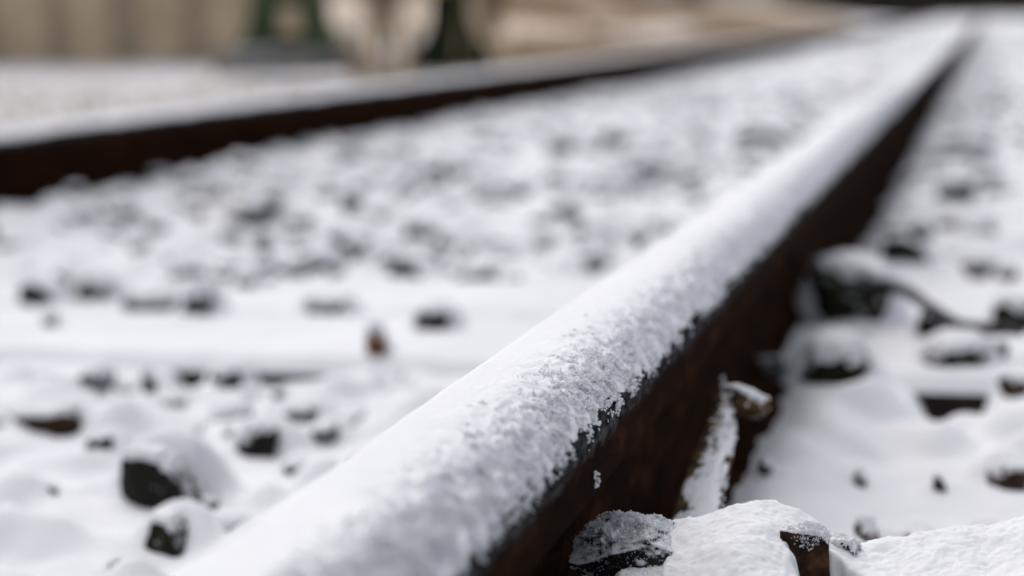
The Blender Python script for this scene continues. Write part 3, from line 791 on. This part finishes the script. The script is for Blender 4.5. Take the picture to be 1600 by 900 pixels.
# ------------------------------------------------------------------ frosted weeds at the far rail
def weed(px, py, hgt, seed, label):
    r_ = np.random.default_rng(seed); x, y, t = at(px, py, .0); root = empty('frosted_weed', (x, y, .0)); tag(root, label, 'weed', 'frosted weeds by the far rail')
    for k in range(7):
        a = r_.uniform(0, 6.28); L = hgt * r_.uniform(.6, 1.1); lean = r_.uniform(.3, .9) * L
        u = np.linspace(0, 1, 14)
        P = np.stack([np.cos(a) * lean * u ** 1.3, np.sin(a) * lean * u ** 1.3 * .5, L * (u - .45 * u ** 3) ], 1)
        V, F = lathe_tube(P, .0022 - .0012 * u, 6); mesh('stem', V, F, FROST, root)
weed(205, 280, .085, 1, 'frosted weed leftmost in front of the far rail')
weed(485, 222, .085, 2, 'frosted weed in the middle in front of the far rail')
weed(655, 190, .075, 3, 'frosted weed rightmost in front of the far rail')

# ------------------------------------------------------------------ background left
def px_point(px, D_, z=None, py=None):
    """point at depth D_ on the column px; z given or from py"""
    p = at_depth(px, 60 if py is None else py, D_)
    if z is not None: p = p.copy(); p[2] = z
    return p
# board wall
a = px_point(-140, 14.0); b = px_point(560, 15.5); zg = .12
L_ = math.hypot(b[0] - a[0], b[1] - a[1]); ang = math.atan2(b[1] - a[1], b[0] - a[0])
wl_ = empty('board_wall', (a[0], a[1], -.1), ang); tag(wl_, 'beige board wall with darker upright posts behind the far rail', 'wall')
V, F = boxes([(k * .62, k * .62 + .60, 0, .05 + .01 * (k % 2), .28, 3.2) for k in range(int(L_ / .62))]); mesh('boards', V, F, WOODWALL, wl_, smooth=False)
for k in range(int(L_ / .62) + 1):
    wdt = .20 if k % 2 else .13
    V, F = boxes([(k * .62 - wdt / 2, k * .62 + wdt / 2, -.07, .003, .05, 3.3)]); mesh('post', V, F, WOODPOST, wl_, smooth=False)
V, F = boxes([(-.1, L_, -.035, .035, .0, .275)]); mesh('kick_board', V, F, WOODPOST, wl_, smooth=False)

def leg_shape(pts, n=14):
    """(x, z, halfwidth, halfdepth) profile to a rectangular tapered strut"""
    V = []
    for (x, z, hw, hd) in pts: V += [(x - hw, -hd, z), (x + hw, -hd, z), (x + hw, hd, z), (x - hw, hd, z)]
    F = grid_faces(len(pts), 4, True); m = (len(pts) - 1) * 4
    return np.array(V, float), [F, np.array([(3, 2, 1, 0), (m, m + 1, m + 2, m + 3)])]
c = px_point(455, 11.5, z=.0, py=100)
gf = empty('green_steel_frame', (c[0], c[1], .20), -.29); tag(gf, 'green two legged steel frame on a snowy concrete slab', 'steel frame')
for sx in (-1, 1):
    V, F = leg_shape([(sx * .32, .03, .13, .12), (sx * .29, .10, .10, .10), (sx * .235, .25, .065, .08), (sx * .20, .45, .055, .07), (sx * .17, 1.1, .05, .06), (sx * .12, 2.2, .05, .06)])
    mesh('leg', V, F, GREEN, gf, smooth=False)
V, F = boxes([(-.19, .19, -.04, .04, .33, .60)]); mesh('cross_panel', V, F, GREEN, gf, smooth=False)
V, F = boxes([(-.20, .20, -.05, .05, .04, .14)]); mesh('lower_beam', V, F, GREEN, gf, smooth=False)
V, F = boxes([(-.50, .46, -.30, .30, -.14, .025)]); o = mesh('base_slab', V, F, CONC, gf, smooth=False); bevel(o, .02)
V, F = boxes([(-.34, .10, -.28, -.13, .026, .040)]); bevel(mesh('snow_patch', V, F, SNOWG, gf, smooth=False), .012)
c = px_point(706, 10.5, z=.0, py=90)
gp_ = empty('green_post', (c[0], c[1], .18), -.29); tag(gp_, 'dark green post with a flared foot beyond the far rail', 'post')
V, F = leg_shape([(0, -.12, .22, .18), (0, .00, .20, .17), (0, .05, .17, .15), (.0, .12, .12, .12), (.0, .22, .10, .10), (0, .5, .092, .09), (0, 2.4, .088, .09)])
bevel(mesh('pole', V, F, DKGREEN, gp_, smooth=False), .02)
V, F = boxes([(-.12, .12, -.118, -.103, .9, 1.1)]); mesh('plate', V, F, DKGREEN, gp_, smooth=False)
c2 = px_point(665, 10.3, z=.0, py=0)
c3 = at_depth(665, -3, 10.2)
yb = empty('yellow_crossbar', (c3[0], c3[1], c3[2] + .075), -.29); tag(yb, 'yellow crossbar reaching left from the dark green post', 'crossbar')
V, F = boxes([(-.13, .15, -.03, .03, -.03, .06)]); mesh('bar', V, F, YELLOW, yb, smooth=False)
V, F = boxes([(.10, .19, .032, .10, -.02, .04)]); mesh('bracket', V, F, DKGREEN, yb, smooth=False)

# snow covered hummocks behind the rail
def hummock(px, py, D_, r, label, seed):
    V, P, F = rock_shape(seed, 4, noise=.1); p = at_depth(px, py, D_)
    o = mesh('snow_hummock', P * np.array([r, r * .8, r * 1.05]), F, SNOWG, loc=p); tag(o, label, 'snow hummock', 'snow hummocks beyond the far rail')
hummock(610, 78, 10.8, .07, 'round snow hummock between the green frame and the green post', 700)
hummock(547, 52, 11.6, .065, 'taller pale snow hummock just right of the green frame', 701)
hummock(655, 60, 11.2, .05, 'greyish snow hummock touching the dark green post', 702)

# dry grass tufts on the bank
def grass(name, n, region, hgt, mat, seed, wfac=.006):
    r_ = np.random.default_rng(seed); Vs = []; Fs = []
    for i in range(n):
        x, y = region(r_); z = sample(Zg, np.array([x]), np.array([y]))[0]
        h = hgt * r_.uniform(.4, 1.2); a = r_.uniform(0, 6.28); l = h * r_.uniform(.1, .6); wd = wfac * r_.uniform(.6, 1.6)
        dx, dy = math.cos(a) * l, math.sin(a) * l; ux, uy = -math.sin(a) * wd, math.cos(a) * wd
        b = len(Vs)
        Vs += [(x - ux, y - uy, z - .01), (x + ux, y + uy, z - .01), (x + dx * .4 + ux * .7, y + dy * .4 + uy * .7, z + h * .6), (x + dx * .4 - ux * .7, y + dy * .4 - uy * .7, z + h * .6), (x + dx, y + dy, z + h)]
        Fs.append((b, b + 1, b + 2, b + 3)); Fs.append((b + 3, b + 2, b + 4, b + 4))
    q = np.array(Fs); f4 = q[::2]; f3 = q[1::2][:, :3]
    o = mesh(name, np.array(Vs), [f4, f3], mat, smooth=False); tag(o, kind='stuff')
def reg_bank(r_):
    while True:
        y = r_.uniform(13, 48); px = r_.uniform(740, 1330); p = at_depth(px, 40, y)
        if p[0] < -3.0 and n2(np.array([p[0] / 1.3]), np.array([p[1] / 2.5]), 3)[0] > -.15: return p[0], p[1]
grass('dry_grass', 9000, reg_bank, .22, DRY, 1, .012)
def reg_near(r_):
    y = r_.uniform(10.3, 13.5); p = at_depth(r_.uniform(540, 760), 60, y); return p[0], p[1]
grass('dry_grass_clump', 170, reg_near, .6, DRY, 2, .010)
def reg_verge(r_):
    y = r_.uniform(5.5, 11); p = at_depth(r_.uniform(-60, 520), 120, y); return p[0], p[1]
grass('dry_verge_grass', 1100, reg_verge, .09, DRY, 4, .005)

# shrubs and trees far off
def shrub(name, loc, R, H, n, seed, label, cat, mat=FOL, leaf=.05):
    r_ = np.random.default_rng(seed); root = empty(name, loc); tag(root, label, cat)
    SV = []; SF4 = []; SF3 = []; off = 0; tips = []
    for k in range(14):
        a = r_.uniform(0, 6.28); l = R * r_.uniform(.3, .9); h = H * r_.uniform(.6, 1.0); u = np.linspace(0, 1, 8)
        P = np.stack([np.cos(a) * l * u ** 1.4, np.sin(a) * l * u ** 1.4, h * u], 1) + r_.normal(0, .02 * R, (8, 3)) * u[:, None]
        V, F = lathe_tube(P, (.02 * R + .01) * (1 - .8 * u), 5); SV.append(V); SF4.append(F[0] + off); SF3.append(F[1] + off); off += len(V); tips += list(P[3:])
    mesh('stem', np.concatenate(SV), [np.concatenate(SF4), np.concatenate(SF3)], BARK, root)
    tips = np.array(tips); c = tips[r_.integers(0, len(tips), n)] + r_.normal(0, .16 * R, (n, 3)); c[:, 2] = np.abs(c[:, 2])
    d = r_.normal(size=(n, 3, 3)) * leaf
    V = (c[:, None, :] + d).reshape(-1, 3); mesh('foliage', V, np.arange(3 * n).reshape(-1, 3), mat, root, smooth=False)
p = at_depth(1092, 22, 40); shrub('bush', (p[0], p[1], .75), 1.0, 1.7, 5000, 1, 'brown leafless bush on the bank near the sky gap', 'bush', leaf=.06)
p = at_depth(960, 10, 46); shrub('bush', (p[0], p[1], .9), 1.3, 1.5, 5000, 2, 'tan bush at the top of the grassy bank', 'bush', mat=DRY, leaf=.06)
p = at_depth(598, 60, 12.6); shrub('bush', (p[0], p[1], .02), .45, 1.7, 2600, 3, 'pale tan leafless bush between the green frame and the dark green post', 'bush', mat=DRY, leaf=.018)
p = at_depth(770, 60, 17); shrub('bush', (p[0], p[1], .05), .6, 1.6, 2600, 4, 'pale tan leafless bush just right of the dark green post', 'bush', mat=DRY, leaf=.022)
# hedge closing the view down the line
HV = []; r_ = np.random.default_rng(8)
n = 42000
pxs = r_.uniform(1215, 1760, n); dd = r_.uniform(70, 78, n)
P = np.array([at_depth(a_, 0, b_) for a_, b_ in zip(pxs, dd)])
P[:, 2] = .15 + 3.2 * r_.random(n) * (.7 + .3 * n2(pxs / 60, pxs * 0, 5))
d = r_.normal(size=(n, 3, 3)) * .13
o = mesh('distant_hedge', (P[:, None, :] + d).reshape(-1, 3), np.arange(3 * n).reshape(-1, 3), FOL, smooth=False); tag(o, kind='stuff')
